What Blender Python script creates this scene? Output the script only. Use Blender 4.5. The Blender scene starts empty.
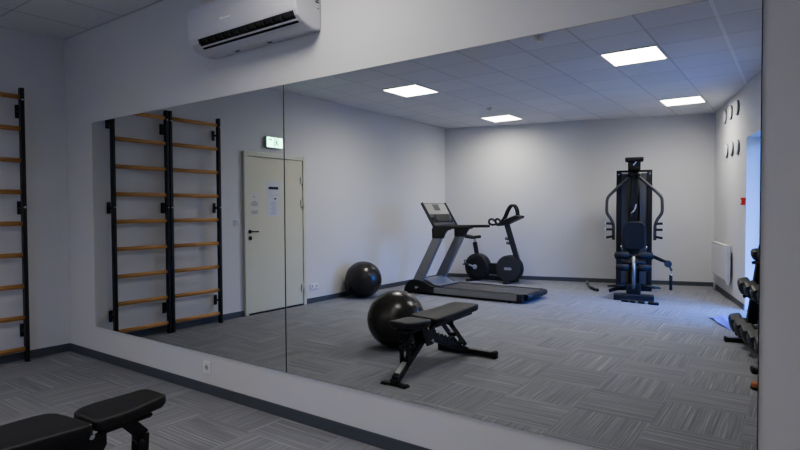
import bpy, bmesh, math, random
from mathutils import Vector, Matrix, Euler
random.seed(7)
col = bpy.context.scene.collection
PI = math.pi

# ------------------------------------------------------------------ materials
def nt(name):
    m = bpy.data.materials.new(name); m.use_nodes = True
    t = m.node_tree; t.nodes.clear()
    o = t.nodes.new('ShaderNodeOutputMaterial')
    return m, t, o

def pbr(name, colr, rough=.5, metal=0, spec=.5, bump=0, bscale=200, var=0, vscale=8, coat=0):
    m, t, o = nt(name)
    p = t.nodes.new('ShaderNodeBsdfPrincipled'); t.links.new(p.outputs[0], o.inputs[0])
    p.inputs['Base Color'].default_value = (*colr, 1); p.inputs['Roughness'].default_value = rough
    p.inputs['Metallic'].default_value = metal; p.inputs['Specular IOR Level'].default_value = spec
    p.inputs['Coat Weight'].default_value = coat
    tc = t.nodes.new('ShaderNodeTexCoord')
    if var:
        n = t.nodes.new('ShaderNodeTexNoise'); n.inputs['Scale'].default_value = vscale
        t.links.new(tc.outputs['Object'], n.inputs['Vector'])
        r = t.nodes.new('ShaderNodeMapRange'); r.inputs[3].default_value = 1-var; r.inputs[4].default_value = 1+var
        t.links.new(n.outputs[0], r.inputs[0])
        mx = t.nodes.new('ShaderNodeVectorMath'); mx.operation = 'SCALE'; mx.inputs[0].default_value = colr
        t.links.new(r.outputs[0], mx.inputs['Scale']); t.links.new(mx.outputs[0], p.inputs['Base Color'])
    if bump:
        n = t.nodes.new('ShaderNodeTexNoise'); n.inputs['Scale'].default_value = bscale
        t.links.new(tc.outputs['Object'], n.inputs['Vector'])
        b = t.nodes.new('ShaderNodeBump'); b.inputs['Strength'].default_value = bump; b.inputs['Distance'].default_value = .002
        t.links.new(n.outputs[0], b.inputs['Height']); t.links.new(b.outputs[0], p.inputs['Normal'])
    return m

def emit(name, colr, s, power=0):
    """light-giving surface; power > 0 narrows the beam the way a prismatic diffuser does"""
    m, t, o = nt(name)
    e = t.nodes.new('ShaderNodeEmission'); e.inputs[0].default_value = (*colr, 1); e.inputs[1].default_value = s
    if power:
        g = t.nodes.new('ShaderNodeNewGeometry')
        d = t.nodes.new('ShaderNodeVectorMath'); d.operation = 'DOT_PRODUCT'
        t.links.new(g.outputs['Incoming'], d.inputs[0]); t.links.new(g.outputs['Normal'], d.inputs[1])
        a = t.nodes.new('ShaderNodeMath'); a.operation = 'ABSOLUTE'; t.links.new(d.outputs['Value'], a.inputs[0])
        q = t.nodes.new('ShaderNodeMath'); q.operation = 'POWER'; q.inputs[1].default_value = power
        t.links.new(a.outputs[0], q.inputs[0])
        k = t.nodes.new('ShaderNodeMath'); k.operation = 'MULTIPLY_ADD'; k.inputs[1].default_value = s; k.inputs[2].default_value = .6
        t.links.new(q.outputs[0], k.inputs[0]); t.links.new(k.outputs[0], e.inputs[1])
    t.links.new(e.outputs[0], o.inputs[0])
    return m

TX, TY = .58, .605
def ceiling_mat():
    m, t, o = nt('mineral_ceiling_tiles'); N = t.nodes.new; L = t.links.new
    p = N('ShaderNodeBsdfPrincipled'); p.inputs['Roughness'].default_value = .9; p.inputs['Specular IOR Level'].default_value = .2
    L(p.outputs[0], o.inputs[0])
    tc = N('ShaderNodeTexCoord'); s = N('ShaderNodeSeparateXYZ'); L(tc.outputs['Object'], s.inputs[0])
    def math_(op, a, b=None, c=None):
        n = N('ShaderNodeMath'); n.operation = op
        for i, v in enumerate((a, b, c)):
            if v is None: continue
            if isinstance(v, (int, float)): n.inputs[i].default_value = v
            else: L(v, n.inputs[i])
        return n.outputs[0]
    def edge(c, step, off):
        f = math_('FRACT', math_('DIVIDE', math_('ADD', c, off), step))
        return math_('MULTIPLY', math_('ABSOLUTE', math_('SUBTRACT', f, .5)), step)     # 0 mid .. step/2 at joint
    ex = edge(s.outputs[0], TX, 100*TX-.006); ey = edge(s.outputs[1], TY, 100*TY+.01)
    lx = math_('GREATER_THAN', ex, TX/2-.009); ly = math_('GREATER_THAN', ey, TY/2-.008)
    ln = math_('MAXIMUM', lx, ly)
    # every few rows the grid carries a paler main runner
    run = math_('LESS_THAN', math_('ABSOLUTE', math_('SUBTRACT', s.outputs[0], 9*TX+.006)), .012)
    n = N('ShaderNodeTexNoise'); n.inputs['Scale'].default_value = 140; L(tc.outputs['Object'], n.inputs['Vector'])
    wn = N('ShaderNodeTexWhiteNoise'); wn.noise_dimensions = '2D'
    cb = N('ShaderNodeCombineXYZ')
    L(math_('FLOOR', math_('DIVIDE', s.outputs[0], TX)), cb.inputs[0]); L(math_('FLOOR', math_('DIVIDE', math_('ADD', s.outputs[1], .01), TY)), cb.inputs[1])
    L(cb.outputs[0], wn.inputs['Vector'])
    base = math_('ADD', math_('ADD', .63, math_('MULTIPLY', wn.outputs['Value'], .05)), math_('MULTIPLY', n.outputs[0], .08))
    v = math_('SUBTRACT', base, math_('MULTIPLY', ln, .17))
    v = math_('ADD', v, math_('MULTIPLY', run, .26))
    cc = N('ShaderNodeCombineXYZ'); L(v, cc.inputs[0]); L(v, cc.inputs[1]); L(math_('MULTIPLY', v, 1.02), cc.inputs[2])
    L(cc.outputs[0], p.inputs['Base Color'])
    return m

def carpet_mat():
    m, t, o = nt('striped_carpet_tiles'); N = t.nodes.new; L = t.links.new
    p = N('ShaderNodeBsdfPrincipled'); p.inputs['Roughness'].default_value = .95; p.inputs['Specular IOR Level'].default_value = .15
    L(p.outputs[0], o.inputs[0])
    tc = N('ShaderNodeTexCoord'); s = N('ShaderNodeSeparateXYZ'); L(tc.outputs['Object'], s.inputs[0])
    def M(op, a, b=None, c=None):
        n = N('ShaderNodeMath'); n.operation = op
        for i, v in enumerate((a, b, c)):
            if v is None: continue
            if isinstance(v, (int, float)): n.inputs[i].default_value = v
            else: L(v, n.inputs[i])
        return n.outputs[0]
    T = .487
    X = M('ADD', s.outputs[0], 20*T - 4.58); Y = M('ADD', s.outputs[1], 40*T + 1.27)
    ix = M('FLOOR', M('DIVIDE', X, T)); iy = M('FLOOR', M('DIVIDE', Y, T))
    par = M('MODULO', M('ADD', ix, iy), 2)
    par = M('GREATER_THAN', par, .5)
    mix = N('ShaderNodeMix'); mix.data_type = 'FLOAT'; L(par, mix.inputs[0]); L(s.outputs[0], mix.inputs[2]); L(s.outputs[1], mix.inputs[3])
    mix2 = N('ShaderNodeMix'); mix2.data_type = 'FLOAT'; L(par, mix2.inputs[0]); L(s.outputs[1], mix2.inputs[2]); L(s.outputs[0], mix2.inputs[3])
    c = mix.outputs[0]; al = mix2.outputs[0]
    tid = M('ADD', M('MULTIPLY', ix, 7.31), M('MULTIPLY', iy, 3.77))
    cb = N('ShaderNodeCombineXYZ'); L(M('MULTIPLY', c, 110), cb.inputs[0]); L(M('MULTIPLY', al, 1.2), cb.inputs[1]); L(tid, cb.inputs[2])
    n = N('ShaderNodeTexNoise'); n.inputs['Scale'].default_value = 1; n.inputs['Detail'].default_value = 2.5; n.inputs['Roughness'].default_value = .6
    L(cb.outputs[0], n.inputs['Vector'])
    r = N('ShaderNodeValToRGB'); L(n.outputs[0], r.inputs[0])
    e = r.color_ramp.elements
    e[0].position = .30; e[0].color = (.190, .194, .215, 1)
    e[1].position = .74; e[1].color = (.42, .427, .45, 1)
    k = e.new(.47); k.color = (.232, .236, .258, 1)
    k = e.new(.60); k.color = (.28, .285, .308, 1)
    f = N('ShaderNodeTexNoise'); f.inputs['Scale'].default_value = 260; L(tc.outputs['Object'], f.inputs['Vector'])
    wn = N('ShaderNodeTexWhiteNoise'); wn.noise_dimensions = '1D'; L(tid, wn.inputs['W'])
    sc = M('MULTIPLY', M('ADD', .97, M('MULTIPLY', wn.outputs['Value'], .06)), M('ADD', .75, M('MULTIPLY', f.outputs[0], .5)))
    vs = N('ShaderNodeVectorMath'); vs.operation = 'SCALE'; L(r.outputs[0], vs.inputs[0]); L(sc, vs.inputs['Scale'])
    L(vs.outputs[0], p.inputs['Base Color'])
    b = N('ShaderNodeBump'); b.inputs['Strength'].default_value = .18; b.inputs['Distance'].default_value = .003
    L(M('ADD', n.outputs[0], M('MULTIPLY', f.outputs[0], .6)), b.inputs['Height']); L(b.outputs[0], p.inputs['Normal'])
    return m

def wood_mat():
    m, t, o = nt('oiled_beech'); N = t.nodes.new; L = t.links.new
    p = N('ShaderNodeBsdfPrincipled'); p.inputs['Roughness'].default_value = .45; L(p.outputs[0], o.inputs[0])
    tc = N('ShaderNodeTexCoord'); mp = N('ShaderNodeMapping'); mp.inputs['Scale'].default_value = (60, 3, 60)
    L(tc.outputs['Object'], mp.inputs[0])
    n = N('ShaderNodeTexNoise'); n.inputs['Scale'].default_value = 1.5; n.inputs['Detail'].default_value = 4; L(mp.outputs[0], n.inputs['Vector'])
    r = N('ShaderNodeValToRGB'); L(n.outputs[0], r.inputs[0])
    r.color_ramp.elements[0].position = .3; r.color_ramp.elements[0].color = (.46, .235, .075, 1)
    r.color_ramp.elements[1].position = .75; r.color_ramp.elements[1].color = (.64, .37, .145, 1)
    L(r.outputs[0], p.inputs['Base Color'])
    return m

def mirror_mat():
    m, t, o = nt('silvered_mirror')
    g = t.nodes.new('ShaderNodeBsdfGlossy'); g.inputs['Roughness'].default_value = 0
    g.inputs['Color'].default_value = (.90, .915, .905, 1); t.links.new(g.outputs[0], o.inputs[0]); return m

def glass_mat():
    m, t, o = nt('window_glass')
    a = t.nodes.new('ShaderNodeBsdfTransparent'); a.inputs[0].default_value = (.93, .95, .97, 1)
    b = t.nodes.new('ShaderNodeBsdfGlossy'); b.inputs['Roughness'].default_value = .02
    x = t.nodes.new('ShaderNodeMixShader'); x.inputs[0].default_value = .07
    t.links.new(a.outputs[0], x.inputs[1]); t.links.new(b.outputs[0], x.inputs[2]); t.links.new(x.outputs[0], o.inputs[0]); return m

WALL = pbr('white_plaster', (.66, .66, .67), .85, spec=.25, bump=.12, bscale=90, var=.015, vscale=2)
CEIL = ceiling_mat(); CARPET = carpet_mat(); WOOD = wood_mat(); MIRROR = mirror_mat(); GLASS = glass_mat()
BASE = pbr('slate_grey_skirting', (.085, .096, .115), .5, var=.06)
BLACKM = pbr('black_powder_coat', (.017, .017, .019), .38, bump=.1, bscale=500)
BLACKP = pbr('black_plastic', (.018, .018, .02), .5, var=.1)
RUBBER = pbr('black_rubber', (.02, .02, .022), .7, bump=.2, bscale=300)
VINYL = pbr('black_upholstery_vinyl', (.022, .022, .024), .5, spec=.45, bump=.25, bscale=350)
CHROME = pbr('chrome', (.75, .76, .78), .18, metal=1)
STEEL = pbr('brushed_steel', (.42, .43, .45), .35, metal=1, var=.05, vscale=40)
SILVER = pbr('silver_grey_paint', (.22, .225, .24), .45, var=.04)
LSILVER = pbr('light_silver_paint', (.42, .43, .45), .4, var=.03)
DGREY = pbr('dark_grey_plastic', (.05, .052, .058), .5, var=.08)
WHITE = pbr('white_plastic', (.78, .78, .78), .4, var=.01)
ACW = pbr('white_satin_plastic', (.58, .58, .62), .32, var=.01)
DOORM = pbr('cream_door_enamel', (.63, .63, .50), .5, var=.015, vscale=3)
FRAMEM = pbr('cream_frame_enamel', (.63, .63, .54), .45, var=.015)
BALL = pbr('anthracite_ball_vinyl', (.030, .027, .024), .27, spec=.6, bump=.04, bscale=120)
GLOSSB = pbr('gloss_black', (.01, .01, .012), .12)
PAPER = pbr('white_paper', (.58, .60, .64), .8, var=.02)
PAPERC = pbr('cream_paper', (.61, .615, .57), .8, var=.02)
INK = pbr('dark_ink', (.03, .04, .05), .8, var=.05)
INKG = pbr('faded_grey_ink', (.30, .31, .33), .8, var=.05)
INKB = pbr('faded_blue_ink', (.38, .38, .58), .8, var=.05)
RED = pbr('red_plastic', (.60, .03, .006), .7, spec=.1, var=.03)
RADW = pbr('white_radiator_enamel', (.72, .72, .71), .35, var=.01)
DISC = pbr('pale_grey_felt', (.68, .69, .70), .8, bump=.2)
DISCE = pbr('shaded_disc_edge', (.20, .21, .23), .6, var=.05)  # darker than the face: shadow on the disc rims put into the colour
FABRIC = pbr('pale_blue_cloth', (.15, .17, .50), .85, bump=.3, bscale=120, var=.08)
LEATHER = pbr('tan_leather', (.36, .12, .045), .5, bump=.15, bscale=160, var=.15)
MESHM = pbr('perforated_grey_shroud', (.11, .113, .12), .5, metal=.1, bump=.4, bscale=250)
SCREEN = pbr('screen_glass_painted_reflection', (.40, .385, .33), .12, spec=.8, var=.04)  # pale beige base colour carries the reflection seen on the glass
BELT = pbr('running_belt', (.085, .08, .076), .75, bump=.3, bscale=250)
STICKER = pbr('pale_sticker', (.5, .51, .52), .5, var=.08, vscale=60)
EDGE = pbr('ground_glass_edge', (.05, .06, .058), .4, spec=.5)
HEADM = pbr('dark_urethane', (.035, .036, .040), .45, spec=.6, bump=.15, bscale=200)
LED = emit('led_diffuser', (1.0, .95, .87), 43, power=.75)
LEDRIM = pbr('led_frame_white', (.75, .75, .75), .4, var=.01)
LEDB = emit('led_diffuser_dimmer', (1.0, .955, .89), 24, power=.5)
EXITW = emit('exit_white_light', (.42, 1.0, .72), 6.5)
EXITG = emit('exit_green_light', (.01, .55, .12), 1.2)
WFRAME = pbr('white_window_frame', (.74, .75, .77), .4, var=.01)

# ------------------------------------------------------------------ mesh helpers (world or local coordinates)
def new(): return bmesh.new()

def box(bm, lo, hi, bev=0, seg=2, mi=0, rot=None, org=None):
    lo, hi = Vector(lo), Vector(hi); c = (lo+hi)/2; d = hi-lo
    r = bmesh.ops.create_cube(bm, size=1, matrix=Matrix.Translation(c) @ Matrix.Diagonal((abs(d.x), abs(d.y), abs(d.z), 1)))
    vs = r['verts']; fs = list({f for v in vs for f in v.link_faces})
    if bev:
        es = list({e for v in vs for e in v.link_edges})
        rr = bmesh.ops.bevel(bm, geom=es, offset=min(bev, .49*min(abs(d.x), abs(d.y), abs(d.z))), segments=seg, profile=.5, affect='EDGES')
        vs = list({v for f in rr['faces'] for v in f.verts} | {v for v in vs if v.is_valid})
        fs = list({f for v in vs for f in v.link_faces})
    for f in fs: f.material_index = mi
    if rot is not None:
        bmesh.ops.rotate(bm, verts=vs, cent=Vector(org) if org is not None else c, matrix=rot)
    return vs

def tube(bm, pts, r, n=12, mi=0, cap=True):
    """round tube along a polyline; r number or per-point list"""
    pts = [Vector(p) for p in pts]; k = len(pts)
    rs = [r]*k if isinstance(r, (int, float)) else r
    rings = []; prev = None
    for i, p in enumerate(pts):
        if i == 0: t = pts[1]-pts[0]
        elif i == k-1: t = pts[-1]-pts[-2]
        else: t = (pts[i]-pts[i-1]).normalized() + (pts[i+1]-pts[i]).normalized()
        t.normalize()
        if prev is None:
            a = Vector((0, 0, 1)) if abs(t.z) < .9 else Vector((1, 0, 0))
            u = t.cross(a).normalized()
        else:
            u = (prev - t*prev.dot(t)).normalized()
        prev = u; v = t.cross(u)
        sc = 1.0
        if 0 < i < k-1:
            cs = (pts[i]-pts[i-1]).normalized().dot((pts[i+1]-pts[i]).normalized())
            sc = min(1.35, 1/max(.6, math.sqrt((1+cs)/2)))
        rings.append([bm.verts.new(p + (u*math.cos(2*PI*j/n) + v*math.sin(2*PI*j/n))*rs[i]*(sc if sc < 1.2 else 1.1)) for j in range(n)])
    for a, b in zip(rings, rings[1:]):
        for j in range(n):
            f = bm.faces.new((a[j], a[(j+1) % n], b[(j+1) % n], b[j])); f.material_index = mi; f.smooth = True
    if cap:
        f = bm.faces.new(list(reversed(rings[0]))); f.material_index = mi
        f = bm.faces.new(rings[-1]); f.material_index = mi

def curve(pts, n=6):
    """Catmull-Rom through the points"""
    P = [Vector(p) for p in pts]; P = [2*P[0]-P[1]] + P + [2*P[-1]-P[-2]]; out = []
    for i in range(1, len(P)-2):
        for j in range(n):
            t = j/n; a, b, c, d = P[i-1:i+3]
            out.append(.5*((2*b) + (c-a)*t + (2*a-5*b+4*c-d)*t*t + (3*b-a-3*c+d)*t**3))
    out.append(P[-2]); return out

def cyl(bm, a, b, r, n=20, mi=0, bev=0):
    a, b = Vector(a), Vector(b)
    if bev:
        d = (b-a).normalized(); tube(bm, [a, a+d*bev, b-d*bev, b], [r-bev, r, r, r-bev], n, mi)
    else: tube(bm, [a, b], r, n, mi)

def bar(bm, a, b, w, h, up=(0, 0, 1), bev=.004, mi=0):
    """rectangular bar from a to b, w across, h along 'up'"""
    a, b = Vector(a), Vector(b); t = b-a; L = t.length; t.normalize()
    s = t.cross(Vector(up)).normalized(); u = s.cross(t)
    vs = box(bm, (-w/2, 0, -h/2), (w/2, L, h/2), bev, 2, mi)
    M = Matrix((( s.x, t.x, u.x, a.x), (s.y, t.y, u.y, a.y), (s.z, t.z, u.z, a.z), (0, 0, 0, 1)))
    bmesh.ops.transform(bm, matrix=M, verts=list(set(vs)))

def prism(bm, prof, d0, d1, axis='x', mi=0, bev=0):
    """extrude a 2D profile along an axis. axis x: prof=(y,z); y: prof=(x,z); z: prof=(x,y)"""
    def P(p, d):
        return {'x': (d, p[0], p[1]), 'y': (p[0], d, p[1]), 'z': (p[0], p[1], d)}[axis]
    A = [bm.verts.new(P(p, d0)) for p in prof]; B = [bm.verts.new(P(p, d1)) for p in prof]
    fs = [bm.faces.new(A), bm.faces.new(list(reversed(B)))]
    n = len(prof)
    for i in range(n): fs.append(bm.faces.new((A[i], B[i], B[(i+1) % n], A[(i+1) % n])))
    bmesh.ops.recalc_face_normals(bm, faces=fs)
    for f in fs: f.material_index = mi
    if bev:
        es = list({e for f in fs[:2] for e in f.edges})
        bmesh.ops.bevel(bm, geom=es, offset=bev, segments=3, profile=.5, affect='EDGES')

def lathe(bm, prof, c, axis='z', n=28, mi=0):
    """prof = list of (radius, height) around an axis through c"""
    c = Vector(c); rings = []
    for r, h in prof:
        ring = []
        for j in range(n):
            a = 2*PI*j/n; x, y = r*math.cos(a), r*math.sin(a)
            v = {'z': (x, y, h), 'x': (h, x, y), 'y': (y, h, x)}[axis]
            ring.append(bm.verts.new(c+Vector(v)))
        rings.append(ring)
    for a, b in zip(rings, rings[1:]):
        for j in range(n):
            f = bm.faces.new((a[j], a[(j+1) % n], b[(j+1) % n], b[j])); f.material_index = mi; f.smooth = True
    if prof[0][0] > 1e-5: bm.faces.new(list(reversed(rings[0]))).material_index = mi
    if prof[-1][0] > 1e-5: bm.faces.new(rings[-1]).material_index = mi

def rrect(w, h, r, n=6, cx=0, cy=0):
    out = []
    for sx, sy, a0 in ((1, 1, 0), (-1, 1, 90), (-1, -1, 180), (1, -1, 270)):
        for i in range(n+1):
            a = math.radians(a0+90*i/n); out.append((cx+sx*(w/2-r)+r*math.cos(a), cy+sy*(h/2-r)+r*math.sin(a)))
    return out

def pad(bm, outline, z0, th, zf=None, r=.02, mi=0):
    """upholstered cushion: outline in x,y; rounded top edge; zf(x,y) adds height"""
    n = len(outline); cx = sum(p[0] for p in outline)/n; cy = sum(p[1] for p in outline)/n
    zf = zf or (lambda x, y: 0)
    layers = []
    for ins, h in ((.010, 0), (0, .012), (0, th-r), (r*.3, th-r*.3), (r, th), (r*2.2, th+.003)):
        ring = []
        for x, y in outline:
            d = math.hypot(x-cx, y-cy); k = max(0, 1-ins/max(d, .01))
            X, Y = cx+(x-cx)*k, cy+(y-cy)*k
            ring.append(bm.verts.new((X, Y, z0+h+zf(X, Y))))
        layers.append(ring)
    for a, b in zip(layers, layers[1:]):
        for j in range(n):
            f = bm.faces.new((a[j], a[(j+1) % n], b[(j+1) % n], b[j])); f.smooth = True; f.material_index = mi
    bm.faces.new(list(reversed(layers[0]))).material_index = mi
    f = bm.faces.new(layers[-1]); f.smooth = True; f.material_index = mi
    bmesh.ops.recalc_face_normals(bm, faces=bm.faces[:])

# ------------------------------------------------------------------ object helpers
def obj(name, bm, mats, parent=None, world=True, smooth=False, label=None):
    """link a bmesh as one mesh object; with world=True its coordinates are world ones and parent (unrotated) offset is taken out"""
    if not isinstance(mats, (list, tuple)): mats = [mats]
    if parent is not None and world:
        off = Vector((0, 0, 0)); q = parent
        while q is not None: off += Vector(q.location); q = q.parent
        bmesh.ops.translate(bm, verts=bm.verts, vec=-off)
    bmesh.ops.recalc_face_normals(bm, faces=bm.faces[:])
    me = bpy.data.meshes.new(name)
    if smooth:
        for f in bm.faces: f.smooth = True
    bm.to_mesh(me); bm.free()
    for m in mats: me.materials.append(m)
    o = bpy.data.objects.new(name, me); col.objects.link(o)
    if parent is not None: o.parent = parent
    if label: o['label'] = label
    return o

def centre(o):
    """move a top-level mesh's origin to the middle of its base"""
    vs = [v.co.copy() for v in o.data.vertices]
    c = Vector(((min(v.x for v in vs)+max(v.x for v in vs))/2, (min(v.y for v in vs)+max(v.y for v in vs))/2, min(v.z for v in vs)))
    o.data.transform(Matrix.Translation(-c)); o.location = c
    return o

def tag(o, label, cat, group=None, kind=None):
    o['label'] = label; o['category'] = cat
    if group: o['group'] = group
    if kind: o['kind'] = kind
    return o

def thing(name, label, cat, loc, rz=0, group=None):
    o = bpy.data.objects.new(name, None); col.objects.link(o); o.empty_display_size = .1
    o.location = loc; o.rotation_euler = (0, 0, rz)
    return tag(o, label, cat, group)

def struct(name, bm, mats, label=None, cat=None, parent=None):
    o = obj(name, bm, mats, parent)
    if parent is None: o['kind'] = 'structure'
    if label: o['label'] = label
    if cat: o['category'] = cat
    return o

# ------------------------------------------------------------------ the room (mirror wall y=0, left wall x=0; the far corner is out of square)
H = 3.0
A0 = Vector((.06, 0)); A1 = Vector((0, -7.171)); A2 = Vector((4.624, -8.497)); A3 = Vector((6.877, 0))
TH = .32
bm = new(); bm.faces.new([bm.verts.new((x, y, 0)) for x, y in ((-.3, .3), (-.3, -9), (7.4, -9), (7.4, .3))])
struct('floor', bm, CARPET, 'grey striped carpet tiles laid quarter-turn across the gym floor', 'floor')
bm = new(); bm.faces.new([bm.verts.new((x, y, H)) for x, y in ((-.3, .3), (7.4, .3), (7.4, -9), (-.3, -9))])
struct('ceiling', bm, CEIL, 'suspended ceiling of pale square mineral tiles', 'ceiling')

def wallbox(bm, a, b, z0, z1, th=TH):
    """wall piece whose inner face runs a -> b; the thickness goes to the right-hand side of a->b"""
    a, b = Vector(a), Vector(b); d = (b-a).normalized(); n = Vector((d.y, -d.x))*th
    q = [a, b, b+n, a+n]
    lo = [bm.verts.new((*p, z0)) for p in q]; hi = [bm.verts.new((*p, z1)) for p in q]
    bm.faces.new(lo); bm.faces.new(list(reversed(hi)))
    for i in range(4): bm.faces.new((lo[i], hi[i], hi[(i+1) % 4], lo[(i+1) % 4]))

bm = new(); wallbox(bm, (7.3, 0), (-.2, 0), 0, H, TH); struct('wall_front', bm, WALL, 'white plaster wall carrying the long mirror and air conditioner', 'wall')
bm = new(); wallbox(bm, A0+(A0-A1)*.04, A1+(A1-A0)*.03, 0, H, TH); struct('wall_left', bm, WALL, 'white plaster wall behind the climbing bars and cream door', 'wall')
d12 = (A2-A1).normalized()
bm = new(); wallbox(bm, A1-d12*.3, A2+d12*.3, 0, H, TH); struct('wall_back', bm, WALL, 'white plaster wall behind the bike and multi gym', 'wall')
dr = (A3-A2).normalized(); nr = Vector((dr.y, -dr.x))          # nr points out of the room
def onR(y):                                                       # point of the right wall's inner face at a given y
    return A2 + (A3-A2)*((y-A2.y)/(A3.y-A2.y))
W0, W1, WT = onR(-6.16), onR(-4.92), 2.29
bm = new()
wallbox(bm, A2-dr*.1, W0, 0, H); wallbox(bm, W1, A3+dr*.3, 0, H); wallbox(bm, W0, W1, WT, H)
struct('wall_right', bm, WALL, 'white plaster wall with the tall window opening and radiator', 'wall')

# skirting
def skirt(name, a, b, label, h=.072, t=.014):
    a, b = Vector(a), Vector(b); d = (b-a).normalized(); n = Vector((-d.y, d.x))*t
    bm = new(); q = [a, b, b+n, a+n]
    lo = [bm.verts.new((*p, 0.001)) for p in q]
    hi = [bm.verts.new((*p, h)) for p in (a, b, b+n*.7, a+n*.7)]
    bm.faces.new(lo); bm.faces.new(hi)
    for i in range(4): bm.faces.new((lo[i], hi[i], hi[(i+1) % 4], lo[(i+1) % 4]))
    struct(name, bm, BASE, label, 'skirting')
skirt('baseboard_front', A3, A0, 'slate grey skirting under the mirror')
skirt('baseboard_left', A0, A0+(A1-A0)*(2.10/7.171), 'slate grey skirting behind the climbing bars')
skirt('baseboard_left.001', A0+(A1-A0)*(3.235/7.171), A1, 'slate grey skirting beside the cream door and ball')
skirt('baseboard_back', A1, A2, 'slate grey skirting along the back wall')
skirt('baseboard_right', A2, W0, 'slate grey skirting below the radiator')
skirt('baseboard_right.001', W1, A3, 'slate grey skirting behind the dumbbell rack')

# window in the right wall: frame, glass; daylight comes through it
def rpt(y, out, z): p = onR(y) + nr*out; return Vector((p.x, p.y, z))
bm = new()
ya, yb = -6.16, -4.92; o0 = .235
def rbar(a, b, w=.07, t=.06): bar(bm, a, b, w, t, up=(nr.x, nr.y, 0), bev=.006)
for y in (ya+.035, (ya+yb)/2, yb-.035): rbar(rpt(y, o0, 0.0), rpt(y, o0, WT))
for z in (.04, WT-.04): rbar(rpt(ya, o0, z), rpt(yb, o0, z))
wf = struct('window_1', bm, WFRAME, 'tall white framed window letting blue daylight in', 'window')
bm = new(); bm.faces.new([bm.verts.new(rpt(y, o0, z)) for y, z in ((ya+.05, .05), (yb-.05, .05), (yb-.05, WT-.05), (ya+.05, WT-.05))])
struct('pane', bm, GLASS, parent=wf)

# door in the left wall
d1 = new()
yA, yB, zD = -2.105, -3.20, 2.12
for y0, y1 in ((yA, yA-.055), (yB+.055, yB)): box(d1, (-.02, y1, 0), (.045, y0, zD), .006)
box(d1, (-.02, yB+.055, zD-.06), (.045, yA-.055, zD), .006)
door = struct('door_1', d1, FRAMEM, 'cream steel door with lever handle and two notices', 'door')
bm = new(); box(bm, (-.02, yB+.058, .022), (.030, yA-.058, zD-.063), .005); leaf = struct('door_leaf', bm, DOORM, parent=door)
bm = new(); box(bm, (-.01, yB+.056, .0), (.024, yA-.056, .018)); struct('threshold_gap', bm, BLACKP, parent=door)
bm = new()
tube(bm, curve([(.03, -2.195, 1.085), (.075, -2.195, 1.085), (.082, -2.215, 1.085), (.082, -2.295, 1.082)]), .010)
lathe(bm, [(.026, 0), (.026, .008), (.018, .012)], (.029, -2.195, 1.085), 'x', 20)
struct('door_handle', bm, GLOSSB, parent=leaf)
bm = new(); lathe(bm, [(.026, 0), (.026, .008), (.016, .011)], (.029, -2.2, 1.0), 'x', 20); box(bm, (.038, -2.204, .988), (.043, -2.196, 1.012)); struct('lock_rose', bm, GLOSSB, parent=leaf)
for z in (1.78, 1.46, .26):
    bm = new(); cyl(bm, (.05, yB+.062, z-.06), (.05, yB+.062, z+.06), .010, 12, bev=.003); box(bm, (.03, yB+.02, z-.05), (.047, yB+.1, z+.05), .001)
    struct('hinge', bm, FRAMEM, parent=leaf)

# ------------------------------------------------------------------ mirror panels
def mirror(x0, x1, label):
    z0, z1 = .2975, 2.161
    t = thing('wall_mirror', label, 'mirror', ((x0+x1)/2, -.002, z0), group=None)
    bm = new(); t0 = -.007
    bm.faces.new([bm.verts.new(p) for p in ((x0+.003, t0, z0+.003), (x1-.003, t0, z0+.003), (x1-.003, t0, z1-.003), (x0+.003, t0, z1-.003))])
    obj('mirror_glass', bm, MIRROR, t)
    bm = new()
    i = [(x0+.003, t0, z0+.003), (x1-.003, t0, z0+.003), (x1-.003, t0, z1-.003), (x0+.003, t0, z1-.003)]
    e = [(x0, -.001, z0), (x1, -.001, z0), (x1, -.001, z1), (x0, -.001, z1)]
    I = [bm.verts.new(p) for p in i]; E_ = [bm.verts.new(p) for p in e]
    for k in range(4): bm.faces.new((I[k], I[(k+1) % 4], E_[(k+1) % 4], E_[k]))
    obj('polished_edge', bm, EDGE, t, label='ground glass edge')
mirror(.585, 3.123, 'left wall mirror panel reflecting the climbing bars and door')
mirror(3.128, 5.697, 'right wall mirror panel reflecting the treadmill and multi gym')

# ------------------------------------------------------------------ ceiling lights
def light(x, y, label, mat=None):
    t = thing('ceiling_light', label, 'ceiling light', (x+TX/2, y-TY/2, H-.012), group='square LED panels in the tiled ceiling')
    X0, X1, Y0, Y1 = x+.012, x+TX-.0, y-TY+.012, y-.0
    bm = new(); w = .016
    for a, b in (((X0, Y0), (X1, Y0+w)), ((X0, Y1-w), (X1, Y1)), ((X0, Y0+w), (X0+w, Y1-w)), ((X1-w, Y0+w), (X1, Y1-w))):
        box(bm, (*a, H-.012), (*b, H+.004), .002)
    obj('frame', bm, LEDRIM, t)
    bm = new(); bm.faces.new([bm.verts.new(p) for p in ((X0+w, Y0+w, H-.006), (X0+w, Y1-w, H-.006), (X1-w, Y1-w, H-.006), (X1-w, Y0+w, H-.006))])
    obj('diffuser', bm, mat or LED, t)
light(2*TX, -3.56, 'lit square ceiling panel nearest the cream door')
light(2*TX, -6.44, 'lit square ceiling panel above the exercise bike by the back wall')
light(7*TX, -3.60, 'lit square ceiling panel above the open carpet in the middle of the room')
light(6*TX, -.55, 'lit square ceiling panel close to the mirror wall above the weight bench', LEDB)
light(7*TX, -6.66, 'lit square ceiling panel above the multi gym')

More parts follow.
